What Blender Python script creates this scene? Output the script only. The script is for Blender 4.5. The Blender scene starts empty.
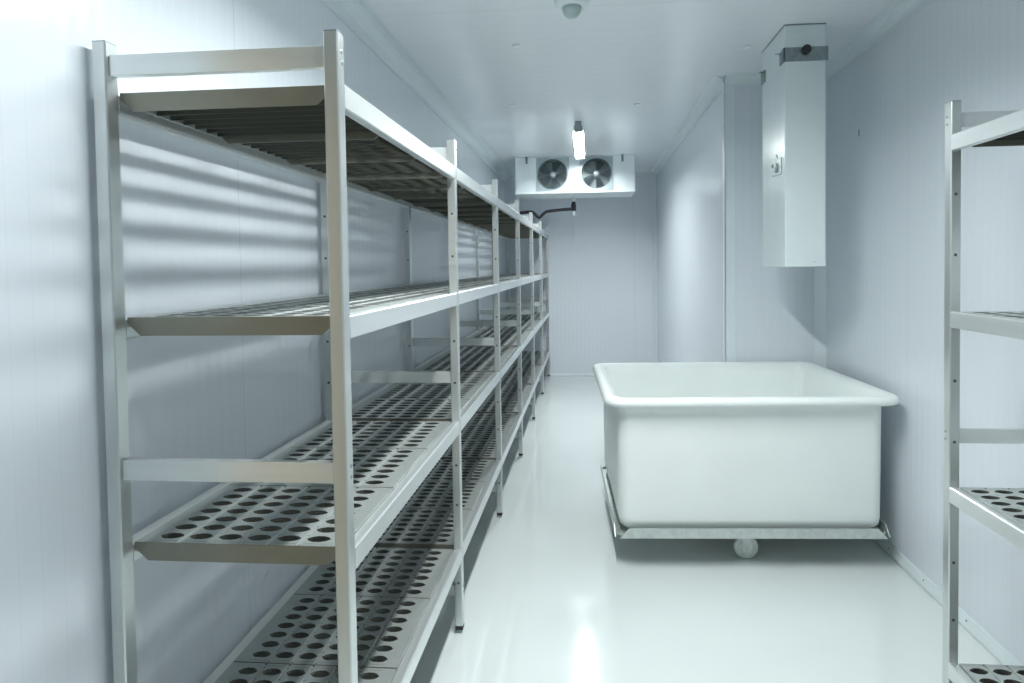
import bpy, bmesh, math, random
from mathutils import Vector, Matrix
random.seed(4)
SC = bpy.context.scene
COL = SC.collection
PI = math.pi

# ------------------------------------------------------------------ materials
def new_mat(name):
    m = bpy.data.materials.new(name); m.use_nodes = True
    nt = m.node_tree
    return m, nt, nt.nodes['Principled BSDF']

def N(nt, typ, **kw):
    n = nt.nodes.new(typ)
    for k, v in kw.items():
        setattr(n, k, v)
    return n

def simple(name, col, rough=.4, metal=0.0, noise=.03, nscale=12, bump=0.0, stretch=(1, 1, 1), spec=None, coat=0):
    m, nt, b = new_mat(name)
    tc = N(nt, 'ShaderNodeTexCoord'); mp = N(nt, 'ShaderNodeMapping')
    mp.inputs['Scale'].default_value = stretch
    nz = N(nt, 'ShaderNodeTexNoise'); nz.inputs['Scale'].default_value = nscale; nz.inputs['Detail'].default_value = 4
    nt.links.new(tc.outputs['Object'], mp.inputs['Vector']); nt.links.new(mp.outputs['Vector'], nz.inputs['Vector'])
    rp = N(nt, 'ShaderNodeValToRGB')
    c0 = [max(0, c * (1 - noise)) for c in col]; c1 = [min(1, c * (1 + noise)) for c in col]
    rp.color_ramp.elements[0].position = .35; rp.color_ramp.elements[1].position = .65
    rp.color_ramp.elements[0].color = (*c0, 1); rp.color_ramp.elements[1].color = (*c1, 1)
    nt.links.new(nz.outputs['Fac'], rp.inputs['Fac']); nt.links.new(rp.outputs['Color'], b.inputs['Base Color'])
    b.inputs['Roughness'].default_value = rough; b.inputs['Metallic'].default_value = metal
    if spec is not None: b.inputs['Specular IOR Level'].default_value = spec
    if coat: b.inputs['Coat Weight'].default_value = coat; b.inputs['Coat Roughness'].default_value = .1
    if bump:
        bp = N(nt, 'ShaderNodeBump'); bp.inputs['Strength'].default_value = bump; bp.inputs['Distance'].default_value = .002
        nt.links.new(nz.outputs['Fac'], bp.inputs['Height']); nt.links.new(bp.outputs['Normal'], b.inputs['Normal'])
    return m

def ribbed(name, col, axis, pitch=.05, joint=1.0, offset=0.0, rough=.3, line=.93, jointdark=.84, bump=.25, aniso=None, spec=.5):
    """sandwich-panel skin: shallow ribs every pitch along one world axis and a thin joint line every `joint` metres"""
    m, nt, b = new_mat(name)
    g = N(nt, 'ShaderNodeNewGeometry'); sp = N(nt, 'ShaderNodeSeparateXYZ')
    nt.links.new(g.outputs['Position'], sp.inputs['Vector'])
    src = sp.outputs[axis]
    def M(op, a, bb=None, cc=None):
        n = N(nt, 'ShaderNodeMath', operation=op)
        for i, v in enumerate((a, bb, cc)):
            if v is None: continue
            if isinstance(v, (int, float)): n.inputs[i].default_value = v
            else: nt.links.new(v, n.inputs[i])
        return n.outputs[0]
    def lines(p, w):
        f = M('FRACT', M('DIVIDE', M('ADD', src, offset + 50), p))
        return M('LESS_THAN', f, w / p)
    rib = lines(pitch, .004); jn = lines(joint, .0035)
    nz = N(nt, 'ShaderNodeTexNoise'); nz.inputs['Scale'].default_value = 1.7; nz.inputs['Detail'].default_value = 3
    nt.links.new(g.outputs['Position'], nz.inputs['Vector'])
    mr = N(nt, 'ShaderNodeMapRange'); nt.links.new(nz.outputs['Fac'], mr.inputs['Value'])
    mr.inputs['To Min'].default_value = .97; mr.inputs['To Max'].default_value = 1.02
    fac = M('MULTIPLY', mr.outputs[0], M('SUBTRACT', 1, M('MULTIPLY', rib, 1 - line)))
    fac = M('MULTIPLY', fac, M('SUBTRACT', 1, M('MULTIPLY', jn, 1 - jointdark)))
    mx = N(nt, 'ShaderNodeVectorMath', operation='SCALE'); mx.inputs[0].default_value = col
    nt.links.new(fac, mx.inputs['Scale']); nt.links.new(mx.outputs[0], b.inputs['Base Color'])
    b.inputs['Roughness'].default_value = rough; b.inputs['Specular IOR Level'].default_value = spec
    wv = M('SINE', M('MULTIPLY', src, 2 * PI / pitch))
    bp = N(nt, 'ShaderNodeBump'); bp.inputs['Strength'].default_value = bump; bp.inputs['Distance'].default_value = .002
    nt.links.new(wv, bp.inputs['Height']); nt.links.new(bp.outputs['Normal'], b.inputs['Normal'])
    return m

def emitter(name, col, strength):
    m, nt, b = new_mat(name)
    b.inputs['Base Color'].default_value = (.9, .9, .9, 1)
    b.inputs['Emission Color'].default_value = (*col, 1); b.inputs['Emission Strength'].default_value = strength
    return m

WALLC = (.72, .762, .81)
M_wall_y = ribbed('white_panel_skin_along_room', WALLC, 1, .048, 1.13, -.9, rough=.22, bump=.10, line=.975)
M_wall_x = ribbed('white_panel_skin_across_room', WALLC, 0, .048, 1.13, .3, rough=.25, bump=.10, line=.975)
M_ceil = ribbed('white_ceiling_skin', (.84, .87, .90), 1, .10, 1.13, .35, rough=.2, bump=.05, line=.98, jointdark=.88)
M_floor = simple('pale_epoxy_floor', (.70, .745, .74), rough=.08, noise=.015, nscale=2.2, bump=.03, spec=.6)
M_trim = simple('white_plastic_trim', (.72, .79, .81), rough=.35, noise=.01)
M_alu = simple('satin_aluminium', (.66, .69, .68), rough=.28, metal=.85, noise=.03, nscale=30, stretch=(1, 1, .05))
M_alux = simple('satin_aluminium_beam', (.76, .79, .785), rough=.30, metal=.7, noise=.03, nscale=30, stretch=(.1, .05, 1))
M_panel = simple('perforated_shelf_alloy', (.46, .495, .48), rough=.36, metal=.6, noise=.04, nscale=25)
M_under = simple('shelf_underside_painted_shade', (.085, .09, .075), rough=.45, metal=.4)  # shade of undersides, ribs and hole walls put into the colour
M_flange = simple('shelf_edge_painted_shade', (.25, .245, .205), rough=.38, metal=.6)  # shadow and beige door reflection on the end flanges, painted as colour
M_hole = simple('dark_bolt_hole', (.08, .10, .10), rough=.6)
M_screw = simple('steel_screw', (.35, .40, .42), rough=.35, metal=.8)
M_black = simple('black_rubber', (.02, .022, .025), rough=.5)
M_tub = simple('milky_white_polyethylene', (.85, .89, .875), rough=.32, noise=.012, nscale=5, spec=.4)
M_steel = simple('dull_stainless_steel', (.60, .64, .62), rough=.4, metal=.7, noise=.08, nscale=40)
M_wheel = simple('grey_nylon_wheel', (.62, .68, .66), rough=.45)
M_hub = simple('cream_wheel_hub', (.75, .80, .76), rough=.4)
M_duct = simple('white_lacquered_sheet', (.72, .79, .80), rough=.22, noise=.01)
M_plate = simple('scuffed_steel_plate', (.45, .5, .5), rough=.4, metal=.8, noise=.25, nscale=60)
M_brk = simple('galvanised_grey_bracket', (.26, .31, .32), rough=.45, metal=.6, noise=.12, nscale=40)
M_case = simple('white_cooler_casing', (.80, .86, .87), rough=.3, noise=.01)
M_fanpl = simple('grey_fan_plate', (.40, .47, .49), rough=.4, metal=.3)
M_fan = simple('dark_fan_blade', (.07, .10, .11), rough=.4, metal=.3)
M_grille = simple('fan_guard_wire', (.16, .20, .21), rough=.4, metal=.7)
M_motor = simple('pale_motor_hub', (.35, .40, .42), rough=.35, metal=.4)
M_base = simple('grey_lamp_base', (.30, .34, .35), rough=.4, metal=.4)
M_glass = emitter('glowing_lamp_glass', (.95, 1.0, 1.0), 178.0)
M_glass_far = emitter('glowing_lamp_glass_cool', (.95, 1.0, 1.0), 135.0)
M_dome = simple('pale_green_grey_dome', (.45, .55, .53), rough=.3)
M_beige = simple('beige_door_paint', (.74, .58, .40), rough=.5)

# ------------------------------------------------------------------ helpers
def obj(name, bm, mats, parent=None, loc=None, smooth=False, bevel=0.0, seg=2, norm=True):
    if norm: bmesh.ops.recalc_face_normals(bm, faces=bm.faces[:])
    me = bpy.data.meshes.new(name); bm.to_mesh(me); bm.free()
    o = bpy.data.objects.new(name, me); COL.objects.link(o)
    for m in (mats if isinstance(mats, (list, tuple)) else [mats]): me.materials.append(m)
    if parent: o.parent = parent
    if loc: o.location = loc
    if smooth:
        for p in me.polygons: p.use_smooth = True
    if bevel:
        md = o.modifiers.new('bevel', 'BEVEL'); md.width = bevel; md.segments = seg; md.limit_method = 'ANGLE'
        md.angle_limit = math.radians(40)
    return o

def thing(name, label, cat, loc=(0, 0, 0), group=None):
    o = bpy.data.objects.new(name, None); COL.objects.link(o)
    o.location = loc; o.empty_display_size = .1
    return tag(o, label, cat, group)

def tag(o, label, cat, group=None):
    o['label'] = label; o['category'] = cat
    if group: o['group'] = group
    return o

def struct(name, bm, m, parent=None, **kw):
    o = obj(name, bm, m, parent, **kw)
    if parent is None: o['kind'] = 'structure'
    return o

def box(bm, x0, x1, y0, y1, z0, z1, mi=0):
    v = [bm.verts.new(p) for p in ((x0, y0, z0), (x1, y0, z0), (x1, y1, z0), (x0, y1, z0), (x0, y0, z1), (x1, y0, z1), (x1, y1, z1), (x0, y1, z1))]
    for q in ((0, 3, 2, 1), (4, 5, 6, 7), (0, 1, 5, 4), (1, 2, 6, 5), (2, 3, 7, 6), (3, 0, 4, 7)):
        f = bm.faces.new([v[i] for i in q]); f.material_index = mi

def prism(bm, pts, axis, a, b, mi=0):
    """polygon pts (two coordinates) extruded along axis from a to b"""
    def P(p, t):
        if axis == 0: return (t, p[0], p[1])
        if axis == 1: return (p[0], t, p[1])
        return (p[0], p[1], t)
    A = [bm.verts.new(P(p, a)) for p in pts]; B = [bm.verts.new(P(p, b)) for p in pts]
    n = len(pts)
    f = bm.faces.new(A[::-1]); f.material_index = mi
    f = bm.faces.new(B); f.material_index = mi
    for i in range(n):
        f = bm.faces.new((A[i], A[(i + 1) % n], B[(i + 1) % n], B[i])); f.material_index = mi

def lathe(bm, prof, c=(0, 0, 0), axis=2, seg=32, mi=0, smooth=True):
    """profile of (radius, t) revolved about axis through c, closed at both ends"""
    rings = []
    for r, t in prof:
        ring = []
        for k in range(seg):
            a = 2 * PI * k / seg
            u, v = r * math.cos(a), r * math.sin(a)
            if axis == 2: p = (c[0] + u, c[1] + v, c[2] + t)
            elif axis == 1: p = (c[0] + u, c[1] + t, c[2] + v)
            else: p = (c[0] + t, c[1] + u, c[2] + v)
            ring.append(bm.verts.new(p))
        rings.append(ring)
    for a, b in zip(rings, rings[1:]):
        for k in range(seg):
            f = bm.faces.new((a[k], a[(k + 1) % seg], b[(k + 1) % seg], b[k])); f.material_index = mi; f.smooth = smooth
    for r in (rings[0], rings[-1]):
        f = bm.faces.new(r); f.material_index = mi

def torus(bm, R, r, c, axis=1, seg=40, ms=6):
    vs = []
    for i in range(seg):
        a = 2 * PI * i / seg; row = []
        for j in range(ms):
            b = 2 * PI * j / ms
            rr = R + r * math.cos(b); t = r * math.sin(b)
            u, v = rr * math.cos(a), rr * math.sin(a)
            row.append(bm.verts.new((c[0] + u, c[1] + t, c[2] + v) if axis == 1 else (c[0] + u, c[1] + v, c[2] + t)))
        vs.append(row)
    for i in range(seg):
        for j in range(ms):
            f = bm.faces.new((vs[i][j], vs[(i + 1) % seg][j], vs[(i + 1) % seg][(j + 1) % ms], vs[i][(j + 1) % ms])); f.smooth = True

def tube(bm, pts, r, seg=12):
    pts = [Vector(p) for p in pts]; rings = []
    for i, p in enumerate(pts):
        d = (pts[min(i + 1, len(pts) - 1)] - pts[max(i - 1, 0)]).normalized()
        up = Vector((0, 1, 0)) if abs(d.y) < .9 else Vector((0, 0, 1))
        a = d.cross(up).normalized(); b = d.cross(a)
        rings.append([bm.verts.new(p + (a * math.cos(2 * PI * k / seg) + b * math.sin(2 * PI * k / seg)) * r) for k in range(seg)])
    for A, B in zip(rings, rings[1:]):
        for k in range(seg):
            f = bm.faces.new((A[k], A[(k + 1) % seg], B[(k + 1) % seg], B[k])); f.smooth = True
    bm.faces.new(rings[0]); bm.faces.new(rings[-1])

def smooth_path(pts, n=6):
    out = []
    P = [Vector(p) for p in pts]; P = [P[0]] + P + [P[-1]]
    for i in range(1, len(P) - 2):
        for k in range(n):
            t = k / n; a, b, c, d = P[i - 1], P[i], P[i + 1], P[i + 2]
            out.append(.5 * ((2 * b) + (c - a) * t + (2 * a - 5 * b + 4 * c - d) * t * t + (3 * b - a - 3 * c + d) * t ** 3))
    out.append(P[-2]); return out

def rrect(x0, x1, y0, y1, r, seg=6):
    pts = []
    for cx, cy, a0 in ((x1 - r, y1 - r, 0), (x0 + r, y1 - r, 90), (x0 + r, y0 + r, 180), (x1 - r, y0 + r, 270)):
        for k in range(seg + 1):
            a = math.radians(a0 + 90 * k / seg); pts.append((cx + r * math.cos(a), cy + r * math.sin(a)))
    return pts

# ------------------------------------------------------------------ the room
CAMZ = 1.3469
XL, XR, XP = -.990, 1.371, .812        # left wall, right wall, projecting wall
YB, YA, YR = 7.73, 3.878, -2.2         # back wall, alcove end, rear wall
ZC = 2.442
T = .12
b = bmesh.new(); box(b, XL - T, XR + T, YR - T, YB + T, -.1, 0); struct('floor', b, M_floor)
b = bmesh.new(); box(b, XL - T, XR + T, YR - T, YB + T, ZC, ZC + .1); struct('ceiling', b, M_ceil)
b = bmesh.new(); box(b, XL - T, XL, YR, YB, 0, ZC); struct('wall_left', b, M_wall_y)
b = bmesh.new(); box(b, XR, XR + T, YR, YA, 0, ZC); struct('wall_right', b, M_wall_y)
b = bmesh.new(); box(b, XL - T, XP + .05, YB, YB + T, 0, ZC); struct('wall_back', b, M_wall_x)
b = bmesh.new(); box(b, XP, XP + .05, YA + .05, YB, 0, ZC); struct('wall_projecting_side', b, M_wall_y)
b = bmesh.new(); box(b, XP, XR + T, YA, YA + .05, 0, ZC); struct('wall_projecting_front', b, M_wall_x)
b = bmesh.new(); box(b, XL - T, XR + T, YR - T, YR, 0, ZC); struct('wall_rear', b, M_wall_x)
# beige entrance door in the left wall, beside the viewer
b = bmesh.new(); box(b, XL, XL + .035, -.55, .82, .02, 2.12); dl = struct('door_1', b, M_beige, bevel=.004)
b = bmesh.new(); box(b, XL + .0, XL + .045, -.62, -.555, 0, 2.19); box(b, XL, XL + .045, .825, .89, 0, 2.19); box(b, XL, XL + .045, -.555, .825, 2.125, 2.19)
obj('door_frame', b, M_trim, dl)
b = bmesh.new(); tube(b, [(XL + .036, -.45, 1.0), (XL + .085, -.45, 1.0), (XL + .085, -.45, 1.25), (XL + .036, -.45, 1.25)], .010, 10)
obj('door_handle', b, M_steel, dl)

def cove(name, x0, y0, x1, y1, nx, ny, c, extra=0.0):
    """concave plastic cove between wall and ceiling; (nx, ny) points into the room"""
    n = 6; prof = [(0, 0)]
    for k in range(n + 1):
        a = k / n * PI / 2
        prof.append((c * (1 - math.sin(a)) , c * (1 - math.cos(a)) ))
    bm = bmesh.new(); A, B = [], []
    for d, h in prof:
        d = d + .002; z = ZC - h - .0005
        A.append(bm.verts.new((x0 + nx * d, y0 + ny * d, z))); B.append(bm.verts.new((x1 + nx * d, y1 + ny * d, z)))
    m = len(prof)
    bm.faces.new(A[::-1]); bm.faces.new(B)
    for i in range(m): bm.faces.new((A[i], A[(i + 1) % m], B[(i + 1) % m], B[i]))
    return struct(name, bm, M_trim)
cove('trim_1', XL, YR, XL, YB, 1, 0, .085)
cove('trim_2', XR, YR, XR, YA, -1, 0, .07)
cove('trim_3', XP, YA, XP, YB, -1, 0, .06)
cove('trim_4', XP, YA, XR, YA, 0, -1, .055)
cove('trim_5', XL, YB, XP, YB, 0, -1, .05)
# outside-corner angle of the projecting wall and inside-corner strips
b = bmesh.new(); box(b, XP - .003, XP + .055, YA - .004, YA, .03, ZC - .05); box(b, XP - .004, XP, YA - .004, YA + .05, .03, ZC - .05)
struct('trim_6', b, M_trim)
b = bmesh.new(); prism(b, [(XR - .05, YA), (XR, YA - .05), (XR, YA)], 2, .03, ZC - .06); struct('trim_7', b, M_trim)
b = bmesh.new(); prism(b, [(XP - .05, YB), (XP, YB - .05), (XP, YB)], 2, .02, ZC - .05); struct('trim_8', b, M_trim)
# skirting profiles, screwed on, with a dark joint to the floor
def skirting(name, x0, y0, x1, y1, nx, ny, h=.046, t=.018, screws=0):
    bm = bmesh.new(); A, B = [], []
    for d, z in ((0, .003), (t, .003), (t, .012), (.006, h), (0, h)):
        A.append(bm.verts.new((x0 + nx * d, y0 + ny * d, z))); B.append(bm.verts.new((x1 + nx * d, y1 + ny * d, z)))
    bm.faces.new(A[::-1]); bm.faces.new(B)
    for i in range(5): bm.faces.new((A[i], A[(i + 1) % 5], B[(i + 1) % 5], B[i]))
    if screws:
        L = abs(y1 - y0)
        for k in range(int(L / .3)):
            y = y0 + .12 + k * .3
            lathe(bm, [(.004, -.002), (.004, .0015)], (x0 + nx * .0125, y, .03), 0, 8, 1)
    struct(name, bm, [M_trim, M_screw])
skirting('baseboard_right', XR, YR, XR, YA, -1, 0, screws=1)
skirting('baseboard_left', XL, YR, XL, YB, 1, 0, t=.012)
skirting('baseboard_back', XL, YB, XP, YB, 0, -1, h=.03, t=.012)
skirting('baseboard_projecting', XP, YA, XP, YB, -1, 0)
# tiny screw head in the right wall
b = bmesh.new(); box(b, XR - .003, XR, 3.379, 3.389, 1.975, 2.008); tag(obj('wall_screw', b, M_brk, bevel=.001), 'tiny dark hook high on the right wall beside the hanging duct', 'screwhead')

# ------------------------------------------------------------------ shelving
RW, RT, RH = .0288, .034, 1.8     # post width (across), thickness (along), height
def post_bm(h, holes, screws, s, capcol=2, near=True):
    """s = +1: aisle face towards +x.  Local origin at the aisle/near corner on the floor"""
    bm = bmesh.new()
    x0, x1 = (-RW, 0) if s > 0 else (0, RW)
    c = .0025
    pts = [(x0 + c, 0), (x1 - c, 0), (x1, c), (x1, RT - c), (x1 - c, RT), (x0 + c, RT), (x0, RT - c), (x0, c)]
    prism(bm, pts, 2, .03, h)
    q = [(x0 + .001, .001), (x1 - .001, .001), (x1 - .001, RT - .001), (x0 + .001, RT - .001)]
    prism(bm, q, 2, h, h + .0025, 2)
    xm = (x0 + x1) / 2 + s * .001
    for z in holes:
        lathe(bm, [(.0046, -.0006), (.0046, .002)], (xm, 0, z), 1, 12, 1)
        lathe(bm, [(.0052, -.0015), (.0052, .0006)], (xm, RT, z), 1, 12, 1)
    xa = x1 if s > 0 else x0
    for z in screws:
        lathe(bm, [(.0042, -.0012), (.0042, .0012)], (xa, RT * .62, z), 0, 10, 2)
    return bm

def post(parent, x, y, s, h, holes, screws):
    o = obj('post', post_bm(h, holes, screws, s), [M_alu, M_hole, M_screw], parent, (x, y, 0))
    bm = bmesh.new()
    x0, x1 = (-RW, 0) if s > 0 else (0, RW)
    box(bm, x0 + .001, x1 - .001, .001, RT - .001, .014, .031)
    lathe(bm, [(.011, 0), (.011, .010)], ((x0 + x1) / 2, RT / 2, 0), 2, 16, 1)
    obj('foot_cap', bm, [M_black, M_wheel], o)
    return o

def copy_tree(o, parent=None, loc=None):
    c = o.copy(); COL.objects.link(c)
    if parent: c.parent = parent
    if loc: c.location = loc
    for ch in list(o.children): copy_tree(ch, c)
    return c

def rail(parent, xa, xb, y, zt, h=.042):
    bm = bmesh.new(); box(bm, xa, xb, y + .008, y + RT - .008, zt - h, zt)
    return obj('end_rail', bm, M_alux, parent, bevel=.002)

def beam_bm(L, s):
    """channel-shaped beam along y, outer face at x=0, body towards -s"""
    bm = bmesh.new()
    h, w = .045, RW
    prof = [(0, -.003), (0, -h), (-.004, -h - .002), (-w + .004, -h), (-w, -h + .004), (-w, -.006), (-.006, 0), (-.003, 0)]
    prism(bm, [(p[0] * s, p[1]) for p in prof], 1, 0, L)
    return bm

PX, PY = .064, .046
def panel_mesh(width, length, rows):
    """perforated shelf panel: raised slats, one row of lens-shaped holes in each, folded end flanges"""
    bm = bmesh.new()
    nh = int((length - .012) / PY); my = (length - nh * PY) / 2
    mx = (width - rows * PX) / 2
    th = .003; sw = PX / 2 - .0055; H2 = PY / 2
    hole = [(.0262, 0), (.0175, .0098), (.007, .0142), (-.007, .0142), (-.0175, .0098), (-.0262, 0), (-.0175, -.0098), (-.007, -.0142), (.007, -.0142), (.0175, -.0098)]
    ring = [(sw, 0), (sw, H2), (.006, H2), (-.006, H2), (-sw, H2), (-sw, 0), (-sw, -H2), (-.006, -H2), (.006, -H2), (sw, -H2)]
    for r in range(rows):
        cx = -width / 2 + mx + (r + .5) * PX
        for k in range(nh):
            cy = my + (k + .5) * PY
            V = {}
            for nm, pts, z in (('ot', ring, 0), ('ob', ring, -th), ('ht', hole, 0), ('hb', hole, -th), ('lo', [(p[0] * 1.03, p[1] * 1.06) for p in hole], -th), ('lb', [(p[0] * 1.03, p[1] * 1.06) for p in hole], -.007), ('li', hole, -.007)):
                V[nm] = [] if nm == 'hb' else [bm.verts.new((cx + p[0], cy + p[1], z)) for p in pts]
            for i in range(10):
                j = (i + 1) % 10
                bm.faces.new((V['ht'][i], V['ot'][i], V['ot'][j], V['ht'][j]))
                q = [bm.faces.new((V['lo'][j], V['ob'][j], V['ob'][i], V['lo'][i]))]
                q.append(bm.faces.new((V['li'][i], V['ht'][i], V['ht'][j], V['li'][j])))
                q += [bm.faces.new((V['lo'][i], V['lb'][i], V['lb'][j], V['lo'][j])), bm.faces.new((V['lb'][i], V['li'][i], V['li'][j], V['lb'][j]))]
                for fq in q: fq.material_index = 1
        # blank strips at both ends of the slat
        for y0, y1 in ((0, my), (length - my, length)):
            box(bm, cx - sw, cx + sw, y0 + .001, y1 - .001, -th, 0)
    bmesh.ops.remove_doubles(bm, verts=bm.verts[:], dist=1e-5)
    # grooves between slats: V-shaped folds hanging below the surface
    for r in range(rows + 1):
        cx = -width / 2 + mx + r * PX
        a = .0055
        if r in (0, rows):
            s = -1 if r == 0 else 1
            e = s * width / 2
            xs = sorted((cx - s * a, e))
            box(bm, xs[0], xs[1], .001, length - .001, -th, 0)
            box(bm, e - (.004 if s > 0 else 0), e + (0 if s > 0 else .004), .001, length - .001, -.02, -th)
        else:
            prism(bm, [(cx - a, 0), (cx - a + .0015, 0), (cx - .0015, -.004), (cx + .0015, -.004), (cx + a - .0015, 0), (cx + a, 0), (cx + a, -th), (cx + .003, -.0065), (cx - .003, -.0065), (cx - a, -th)], 1, .001, length - .001)
    for k in range(nh + 1):
        y = my + k * PY
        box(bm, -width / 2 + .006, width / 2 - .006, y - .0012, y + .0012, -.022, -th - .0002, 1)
    # folded trapezoid flanges at both ends
    for y0, y1 in ((0, .002), (length - .002, length)):
        prism(bm, [(-width / 2, 0), (width / 2, 0), (width / 2, -.012), (width / 2 - .028, -.038), (-width / 2 + .028, -.038), (-width / 2, -.012)], 1, y0, y1, 2)
    bmesh.ops.recalc_face_normals(bm, faces=bm.faces[:])
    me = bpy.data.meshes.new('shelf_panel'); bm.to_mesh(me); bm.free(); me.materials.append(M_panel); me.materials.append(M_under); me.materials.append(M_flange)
    return me

def shelving(root, xf, s, depth, y0, pitch, nbay, levels, rails, holes, rows, npan=3):
    """xf = aisle face; s=+1 aisle on +x side.  Posts at y0 + k*pitch"""
    xb = xf - s * depth
    scr = []
    for zt in rails: scr += [zt - .010, zt - .032]
    protoF = protoB = None
    hs = [z for z in holes if all(not (zt - .052 < z < zt + .006) for zt in levels)]
    for k in range(nbay + 1):
        y = y0 + k * pitch
        if k == 0:
            protoF = post(root, xf, y, s, RH, [] if s > 0 else hs, scr)
            post(root, xb, y, s, RH, [] if s > 0 else hs, [])
        elif k == 1:
            pF = post(root, xf, y, s, RH, hs, scr); pB = post(root, xb, y, s, RH, hs, [])
        else:
            copy_tree(pF, root, (xf, y, 0)); copy_tree(pB, root, (xb, y, 0))
        xs = sorted((xf - s * RW, xb + s * .0))
        r0 = None
        for zt in rails:
            rail(root, xs[0], xs[1], y, zt)
    L = pitch - RT
    # front beams: outer face flush with the aisle face; back beams mirrored
    bf = bb = None
    for k in range(nbay):
        ys = y0 + k * pitch + RT
        for z in levels:
            if bf is None:
                bf = obj('front_beam', beam_bm(L, s), M_alux, root, (xf, ys, z))
                bb = obj('back_beam', beam_bm(L, -s), M_alux, root, (xb - s * RW, ys, z))
            else:
                c = bf.copy(); COL.objects.link(c); c.location = (xf, ys, z)
                c = bb.copy(); COL.objects.link(c); c.location = (xb - s * RW, ys, z)
    inner = depth - RW - .003
    xc = (xf - s * RW + xb) / 2
    pl = L / npan
    me = panel_mesh(inner, pl - .002, rows)
    for k in range(nbay):
        for z in levels:
            for j in range(npan):
                o = bpy.data.objects.new('shelf_panel', me); COL.objects.link(o); o.parent = root
                o.location = (xc, y0 + k * pitch + RT + j * pl + .001, z - .0005)

root = thing('shelving_rack', 'long run of silver aluminium shelving with perforated shelves along the left wall', 'shelving')
shelving(root, -.472, 1, .472, 1.1985, 1.0738, 6, [1.708, 1.252, .786, .316], [1.776, .965, .180],
         [1.536, 1.383, 1.077, .925, .624, .478, .190], 6)
root = thing('shelving_rack', 'silver aluminium shelving rack cut off by the right edge', 'shelving')
YD = 1.947
shelving(root, 1.0437, -1, .293, YD - 1.0738, 1.0738, 1, [1.706, 1.196, .683, .160], [1.770, .851, .09],
         [1.535, 1.360, .994, .815, .459, .288], 4)

# ------------------------------------------------------------------ tub trolley
cart = thing('tub_trolley', 'large milky white rectangular plastic tub standing on a low steel wheeled frame', 'trolley', (.674, 3.302, 0))
cart.rotation_euler.z = math.radians(2.8)
bm = bmesh.new()
bx0, bx1, by0, by1 = -.577, .580, -.470, .468
def loop(x0, x1, y0, y1, r, z): return [bm.verts.new((p[0], p[1], z)) for p in rrect(x0, x1, y0, y1, r)]
def ins(d, r, z): return loop(bx0 + d, bx1 - d, by0 + d, by1 - d, r, z)
lo = [ins(.055, .03, .170), ins(.028, .045, .173), ins(.010, .055, .190), ins(.004, .06, .22), ins(.0, .062, .68), ins(-.001, .062, .728),
      ins(-.025, .075, .735), ins(-.048, .085, .729), ins(-.056, .09, .733), ins(-.059, .09, .745), ins(-.056, .09, .757), ins(-.048, .085, .764), ins(-.028, .075, .767),
      ins(-.004, .06, .763), ins(.009, .055, .750), ins(.013, .05, .71), ins(.022, .05, .26), ins(.035, .05, .21), ins(.07, .04, .195)]
for A, B in zip(lo, lo[1:]):
    n = len(A)
    for i in range(n):
        f = bm.faces.new((A[i], A[(i + 1) % n], B[(i + 1) % n], B[i])); f.smooth = True
bm.faces.new(lo[0][::-1]); bm.faces.new(lo[-1])
obj('tub', bm, M_tub, cart)
bm = bmesh.new()
fx0, fx1, fy0, fy1 = -.590, .592, -.488, .486; ch = .045; z0, z1 = .148, .192
octo = [(fx0 + ch, fy0), (fx1 - ch, fy0), (fx1, fy0 + ch), (fx1, fy1 - ch), (fx1 - ch, fy1), (fx0 + ch, fy1), (fx0, fy1 - ch), (fx0, fy0 + ch)]
prism(bm, octo, 2, z0, z0 + .004)
prism(bm, [(fx0 + ch - .03, z0), (fx1 - ch + .03, z0), (fx1 - ch - .012, z1), (fx0 + ch + .012, z1)], 1, fy0 - .003, fy0)
prism(bm, [(fx0 + ch - .03, z0), (fx1 - ch + .03, z0), (fx1 - ch - .012, z1), (fx0 + ch + .012, z1)], 1, fy1, fy1 + .003)
prism(bm, [(fy0 + ch - .03, z0), (fy1 - ch + .03, z0), (fy1 - ch - .012, z1), (fy0 + ch + .012, z1)], 0, fx0 - .003, fx0)
prism(bm, [(fy0 + ch - .03, z0), (fy1 - ch + .03, z0), (fy1 - ch - .012, z1), (fy0 + ch + .012, z1)], 0, fx1, fx1 + .003)
for (ax, ay), (ex, ey) in (((fx0 + ch, fy0), (fx0, fy0 + ch)), ((fx1 - ch, fy0), (fx1, fy0 + ch)), ((fx1, fy1 - ch), (fx1 - ch, fy1)), ((fx0 + ch, fy1), (fx0, fy1 - ch))):
    prism(bm, [(ax, ay), (ex, ey), (ex * .996, ey * .996), (ax * .996, ay * .996)], 2, z0, z0 + .016)
obj('steel_frame', bm, M_steel, cart)
def caster(x, y, ang=0):
    bm = bmesh.new()
    box(bm, -.035, .035, -.03, .03, .140, .1475)
    lathe(bm, [(.022, .118), (.022, .141)], (0, 0, 0), 2, 20)
    box(bm, -.014, .026, -.020, -.0165, .048, .120); box(bm, -.014, .026, .0165, .020, .048, .120); box(bm, -.014, .026, -.020, .020, .112, .120)
    lathe(bm, [(.005, -.024), (.005, .024)], (.006, 0, .0545), 1, 12)
    f = obj('caster', bm, M_steel, cart, (x, y, 0)); f.rotation_euler.z = ang
    bm = bmesh.new()
    lathe(bm, [(.040, -.013), (.049, -.013), (.0535, -.009), (.0545, 0), (.0535, .009), (.049, .013), (.040, .013)], (.006, 0, .0545), 1, 40, 0)
    lathe(bm, [(.012, -.0165), (.038, -.0140), (.038, .0140), (.012, .0165)], (.006, 0, .0545), 1, 32, 1)
    lathe(bm, [(.012, -.0185), (.012, .0185)], (.006, 0, .0545), 1, 20, 2)
    obj('wheel', bm, [M_wheel, M_hub, M_screw], f)
caster(.003, -.355); caster(.0, .38); caster(-.40, .02); caster(.40, .02)

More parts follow.
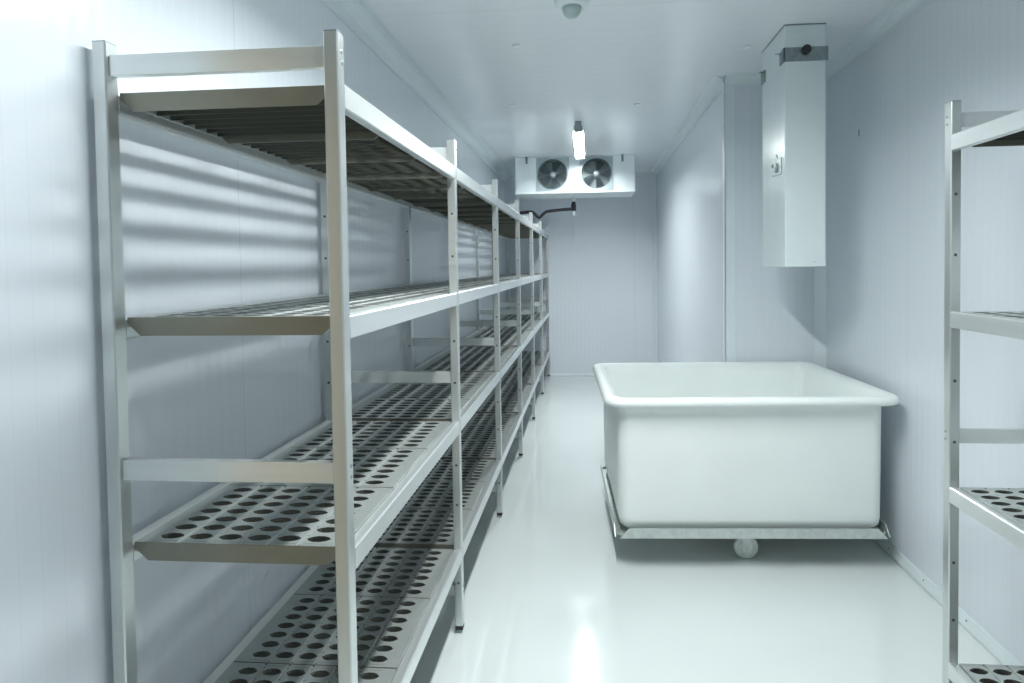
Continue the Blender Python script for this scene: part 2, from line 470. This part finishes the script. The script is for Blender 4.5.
# ------------------------------------------------------------------ hanging duct
duct = thing('ceiling_duct', 'tall white rectangular casing hanging from the ceiling in front of the right wall', 'duct', (0, 0, 0))
dx0, dx1, dy0, dy1, dz = .917, 1.101, 3.083, 3.465, 1.322
bm = bmesh.new(); box(bm, dx0, dx1, dy0, dy1, dz, ZC - .003); obj('casing', bm, M_duct, duct, bevel=.004)
bm = bmesh.new(); box(bm, dx0 - .002, dx1 + .002, dy0 - .002, dy1 + .002, ZC - .004, ZC - .0005); obj('seal', bm, M_brk, duct)
def strap(y, sy, x1):
    bm = bmesh.new(); z0, z1 = 2.272, 2.336
    box(bm, dx0 - .005, x1, *(sorted((y, y + sy * .004))), z0, z1)
    prism(bm, [(y + sy * .004, z1), (y - sy * .065, z1 - .006), (y - sy * .065, z0 - .0), (y + sy * .004, z0)], 0, dx0 - .005, dx0)
    for x in (dx0 + .05, dx0 + .12): lathe(bm, [(.004, -.003), (.004, .002)], (x, y + sy * .004, z0 + .018), 1, 10)
    tube(bm, [(dx0 - .028, y - sy * .05, z1 - .012), (dx0 - .004, y - sy * .05, z1 - .012)], .003, 8)
    return obj('bracket', bm, M_brk, duct)
strap(dy0, -1, dx1 + .010)
strap(dy1, 1, dx1 + .010)
bm = bmesh.new(); lathe(bm, [(.011, 0), (.020, -.006), (.021, -.020), (.017, -.026)], (1.010, dy0 - .004, 2.320), 1, 20); obj('black_knob', bm, M_black, duct)
bm = bmesh.new(); prism(bm, [(3.130, 1.762), (3.285, 1.770), (3.280, 1.835), (3.21, 1.868), (3.19, 1.845), (3.128, 1.840)], 0, dx0 - .004, dx0)
lathe(bm, [(.022, 0), (.022, -.007), (.010, -.010)], (dx0 - .004, 3.20, 1.80), 0, 16)
lathe(bm, [(.009, 0), (.009, -.012)], (dx0 - .004, 3.25, 1.815), 0, 12)
obj('latch_plate', bm, M_plate, duct, bevel=.001)
bm = bmesh.new(); lathe(bm, [(.003, 0), (.003, -.002)], (1.05, dy0, 1.345), 1, 10); obj('screw', bm, M_screw, duct)

# ------------------------------------------------------------------ evaporator cooler
cool = thing('unit_cooler', 'white twin-fan evaporator cooler mounted under the ceiling at the far wall', 'cooler', (0, 0, 0))
cx0, cx1, cy0, cy1, cz0, cz1 = -.725, .476, 6.5, 7.02, 2.090, 2.4405
fans = [(-.347, 2.262), (.092, 2.262)]; hw, FR = .166, .150
bm = bmesh.new()
xs = [cx0, fans[0][0] - hw, fans[0][0] + hw, fans[1][0] - hw, fans[1][0] + hw, cx1]
zs = [cz0, 2.262 - hw, 2.262 + hw, cz1]
def quad(pts, mi=0):
    f = bm.faces.new([bm.verts.new(p) for p in pts]); f.material_index = mi
for i in range(5):
    for j in range(3):
        if j == 1 and i in (1, 3):
            fc = fans[0 if i == 1 else 1]; seg = 32
            sq = []; ci = []; bk = []
            for k in range(seg):
                a = 2 * PI * k / seg + PI / 4; c, s = math.cos(a), math.sin(a); mxx = max(abs(c), abs(s))
                sq.append(bm.verts.new((fc[0] + hw * c / mxx, cy0, fc[1] + hw * s / mxx)))
                ci.append(bm.verts.new((fc[0] + FR * c, cy0, fc[1] + FR * s)))
                bk.append(bm.verts.new((fc[0] + FR * c, cy0 + .14, fc[1] + FR * s)))
            for k in range(seg):
                l = (k + 1) % seg
                bm.faces.new((sq[k], sq[l], ci[l], ci[k]))
                f = bm.faces.new((ci[k], ci[l], bk[l], bk[k])); f.material_index = 1
            f = bm.faces.new(bk); f.material_index = 1
        else:
            quad([(xs[i], cy0, zs[j]), (xs[i + 1], cy0, zs[j]), (xs[i + 1], cy0, zs[j + 1]), (xs[i], cy0, zs[j + 1])])
quad([(cx0, cy0, cz0), (cx0, cy1, cz0), (cx0, cy1, cz1), (cx0, cy0, cz1)]); quad([(cx1, cy0, cz0), (cx1, cy0, cz1), (cx1, cy1, cz1), (cx1, cy1, cz0)])
quad([(cx0, cy1, cz0), (cx1, cy1, cz0), (cx1, cy1, cz1), (cx0, cy1, cz1)])
quad([(cx0, cy0, cz1), (cx0, cy1, cz1), (cx1, cy1, cz1), (cx1, cy0, cz1)]); quad([(cx0, cy0, cz0), (cx1, cy0, cz0), (cx1, cy1, cz0), (cx0, cy1, cz0)])
bmesh.ops.remove_doubles(bm, verts=bm.verts[:], dist=1e-5)
obj('casing', bm, [M_case, M_fanpl], cool, norm=False)
bm = bmesh.new(); prism(bm, [(cy0 - .012, 2.070), (cy1, 2.070), (cy1, 2.089), (cy0 - .012, 2.089)], 0, cx0 - .004, cx1 + .004)
obj('drip_tray', bm, M_case, cool, bevel=.003)
for fx, fz in fans:
    bm = bmesh.new(); seg = 40
    A = []
    for y in (cy0 - .010, cy0 - .001):
        sq = []; ci = []
        for k in range(seg):
            a = 2 * PI * k / seg + PI / 4; c, s = math.cos(a), math.sin(a); mxx = max(abs(c), abs(s))
            sq.append(bm.verts.new((fx + hw * c / mxx, y, fz + hw * s / mxx))); ci.append(bm.verts.new((fx + FR * c, y, fz + FR * s)))
        A.append((sq, ci))
    for k in range(seg):
        l = (k + 1) % seg
        bm.faces.new((A[0][0][k], A[0][0][l], A[0][1][l], A[0][1][k])); bm.faces.new((A[1][1][k], A[1][1][l], A[1][0][l], A[1][0][k]))
        bm.faces.new((A[0][0][l], A[0][0][k], A[1][0][k], A[1][0][l])); bm.faces.new((A[0][1][k], A[0][1][l], A[1][1][l], A[1][1][k]))
    f = obj('fan', bm, M_fanpl, cool)
    bm = bmesh.new()
    for R in (.149, .134, .119, .104, .089, .074, .059, .044): torus(bm, R, .0024, (fx, cy0 - .016 - (.149 - R) * .12, fz), 1, 36, 5)
    for k in range(12):
        a = 2 * PI * k / 12
        tube(bm, [(fx + .15 * math.cos(a), cy0 - .012, fz + .15 * math.sin(a)), (fx + .05 * math.cos(a), cy0 - .026, fz + .05 * math.sin(a))], .0018, 6)
    obj('guard', bm, M_grille, f)
    bm = bmesh.new()
    for k in range(5):
        a0 = 2 * PI * k / 5; rows = []
        for r, tw, wd in ((.04, .028, .35), (.08, .024, .38), (.12, .018, .36), (.138, .014, .30)):
            rows.append([(fx + r * math.cos(a0 + t * wd), cy0 + .055 + t * tw, fz + r * math.sin(a0 + t * wd)) for t in (-1, 0, 1)])
        F = [[bm.verts.new(p) for p in R] for R in rows]; Bk = [[bm.verts.new((p[0], p[1] + .003, p[2])) for p in R] for R in rows]
        for i in range(3):
            for j in range(2):
                bm.faces.new((F[i][j], F[i][j + 1], F[i + 1][j + 1], F[i + 1][j])); bm.faces.new((Bk[i][j], Bk[i + 1][j], Bk[i + 1][j + 1], Bk[i][j + 1]))
        for X, Y in ((0, 0), (0, 1)):
            pass
    obj('blades', bm, M_fan, f, smooth=True)
    bm = bmesh.new(); lathe(bm, [(.036, .11), (.036, -.010), (.030, -.020), (.014, -.024)], (fx, cy0 + .012, fz), 1, 28); obj('hub', bm, M_motor, f)
for x in (-.61, .355):
    bm = bmesh.new(); box(bm, x - .010, x + .010, cy0 - .012, cy0 + .02, 2.375, 2.438); box(bm, x - .014, x + .014, cy0 - .03, cy0 + .02, 2.430, 2.4405)
    lathe(bm, [(.007, 0), (.007, -.008)], (x, cy0 - .012, 2.395), 1, 12)
    obj('hanger', bm, M_brk, cool)
# drain hose
dr = thing('drain_hose', 'black insulated drain hose running left from under the cooler behind the shelving', 'hose', (0, 0, 0))
bm = bmesh.new()
tube(bm, smooth_path([(-.160, 6.9, 1.945), (-.26, 6.9, 1.940), (-.424, 6.9, 1.925), (-.465, 6.9, 1.905), (-.515, 6.9, 1.862), (-.548, 6.9, 1.880), (-.60, 6.9, 1.922), (-.72, 6.9, 1.915), (-.985, 6.9, 1.900)], 5), .017, 12)
obj('hose', bm, M_black, dr)
bm = bmesh.new(); lathe(bm, [(.027, 1.925), (.027, 1.99), (.022, 1.995), (.022, 2.020)], (-.148, 6.9, 0), 2, 20); obj('elbow', bm, M_black, dr)
bm = bmesh.new(); lathe(bm, [(.019, 2.022), (.019, 2.069)], (-.148, 6.9, 0), 2, 20); lathe(bm, [(.014, 1.87), (.014, 1.926)], (-.148, 6.9, 0), 2, 16); obj('pipe_stub', bm, M_trim, dr)

# ------------------------------------------------------------------ lamps
lamp = thing('ceiling_lamp', 'glowing white tube lamp on the ceiling just in front of the cooler', 'lamp', (-.064, 4.93, ZC), 'tube lamps along the ceiling')
LL = 1.28
bm = bmesh.new(); prism(bm, [(-.020, -.0005), (.020, -.0005), (.024, -.03), (.038, -.055), (.045, -.090), (.042, -.090), (.034, -.066), (-.034, -.066), (-.042, -.090), (-.045, -.090), (-.038, -.055), (-.024, -.03)], 1, .03, LL - .03)
obj('housing', bm, M_duct, lamp, bevel=.003)
for y0, y1 in ((-.004, .030), (LL - .030, LL + .004)):
    bm = bmesh.new(); box(bm, -.026, .026, y0, y1, -.070, -.0005); box(bm, -.034, .034, y0 + .01, y1, -.082, -.03)
    obj('end_cap', bm, M_base, lamp, bevel=.005)
bm = bmesh.new(); prism(bm, [(.031, -.0662), (.029, -.070), (.020, -.074), (0, -.075), (-.020, -.074), (-.029, -.070), (-.031, -.0662)], 1, .032, LL - .032); obj('diffuser', bm, M_glass, lamp)
c = copy_tree(lamp, None, (-.064, .98, ZC))
for ch in lamp.children:
    if ch.name.startswith('diffuser'):
        ch.data = ch.data.copy(); ch.data.materials[0] = M_glass_far
c['label'] = 'glowing white tube lamp on the ceiling above the near end of the shelving'
# ceiling sensor
sen = thing('ceiling_sensor', 'small round white ceiling sensor with grey-green dome, cut by the top edge', 'sensor', (-.056, 2.70, ZC))
bm = bmesh.new(); lathe(bm, [(.072, -.0005), (.072, -.010), (.060, -.022), (.045, -.026)], (0, 0, 0), 2, 36); obj('base', bm, M_case, sen)
bm = bmesh.new(); lathe(bm, [(.040, -.024), (.039, -.040), (.034, -.054), (.022, -.066), (.008, -.071)], (0, 0, 0), 2, 32); obj('dome', bm, M_dome, sen)
for x, y, lb in ((-.345, 3.2, 'small flat ceiling disc left of the sensor, nearer the shelving'), (.813, 3.37, 'small flat ceiling disc nearest the white hanging duct'),
                 (.346, 4.47, 'small flat ceiling disc to the right of the glowing lamp'), (-.505, 4.38, 'small flat ceiling disc to the left of the glowing lamp')):
    bm = bmesh.new(); lathe(bm, [(.022, -.0005), (.021, -.004), (.010, -.006)], (0, 0, 0), 2, 20)
    tag(obj('ceiling_disc', bm, M_trim, None, (x, y, ZC)), lb, 'disc', 'round discs on the ceiling')
# ------------------------------------------------------------------ world, camera, colour
w = bpy.data.worlds.new('world'); SC.world = w; w.use_nodes = True
w.node_tree.nodes['Background'].inputs['Color'].default_value = (.5, .55, .6, 1)
w.node_tree.nodes['Background'].inputs['Strength'].default_value = .2
f, cx, cy, roll, yaw, pitch = 640.0, 533.19, 284.46, -.013987, .085986, .029973
F = Vector((-math.sin(yaw) * math.cos(pitch), math.cos(yaw) * math.cos(pitch), -math.sin(pitch)))
R = Vector((math.cos(yaw), math.sin(yaw), 0)); U = R.cross(F)
R2 = R * math.cos(roll) + U * math.sin(roll); U2 = U * math.cos(roll) - R * math.sin(roll)
cd = bpy.data.cameras.new('camera'); cam = bpy.data.objects.new('camera', cd); COL.objects.link(cam)
cd.sensor_width = 36; cd.lens = f / 1024 * 36; cd.shift_x = (512 - cx) / 1024; cd.shift_y = (cy - 341.5) / 1024
cd.clip_start = .05
m = Matrix((R2, U2, -F)).transposed().to_4x4(); m.translation = Vector((0, 0, CAMZ)); cam.matrix_world = m
SC.camera = cam
SC.view_settings.view_transform = 'Standard'; SC.view_settings.look = 'None'
SC.view_settings.gamma = 1; SC.view_settings.exposure = 0.33; SC.view_settings.use_curve_mapping = False
SC.cycles.use_denoising = True
SC.cycles.max_bounces = 12; SC.cycles.diffuse_bounces = 8; SC.cycles.glossy_bounces = 5
SC.cycles.sample_clamp_indirect = 8
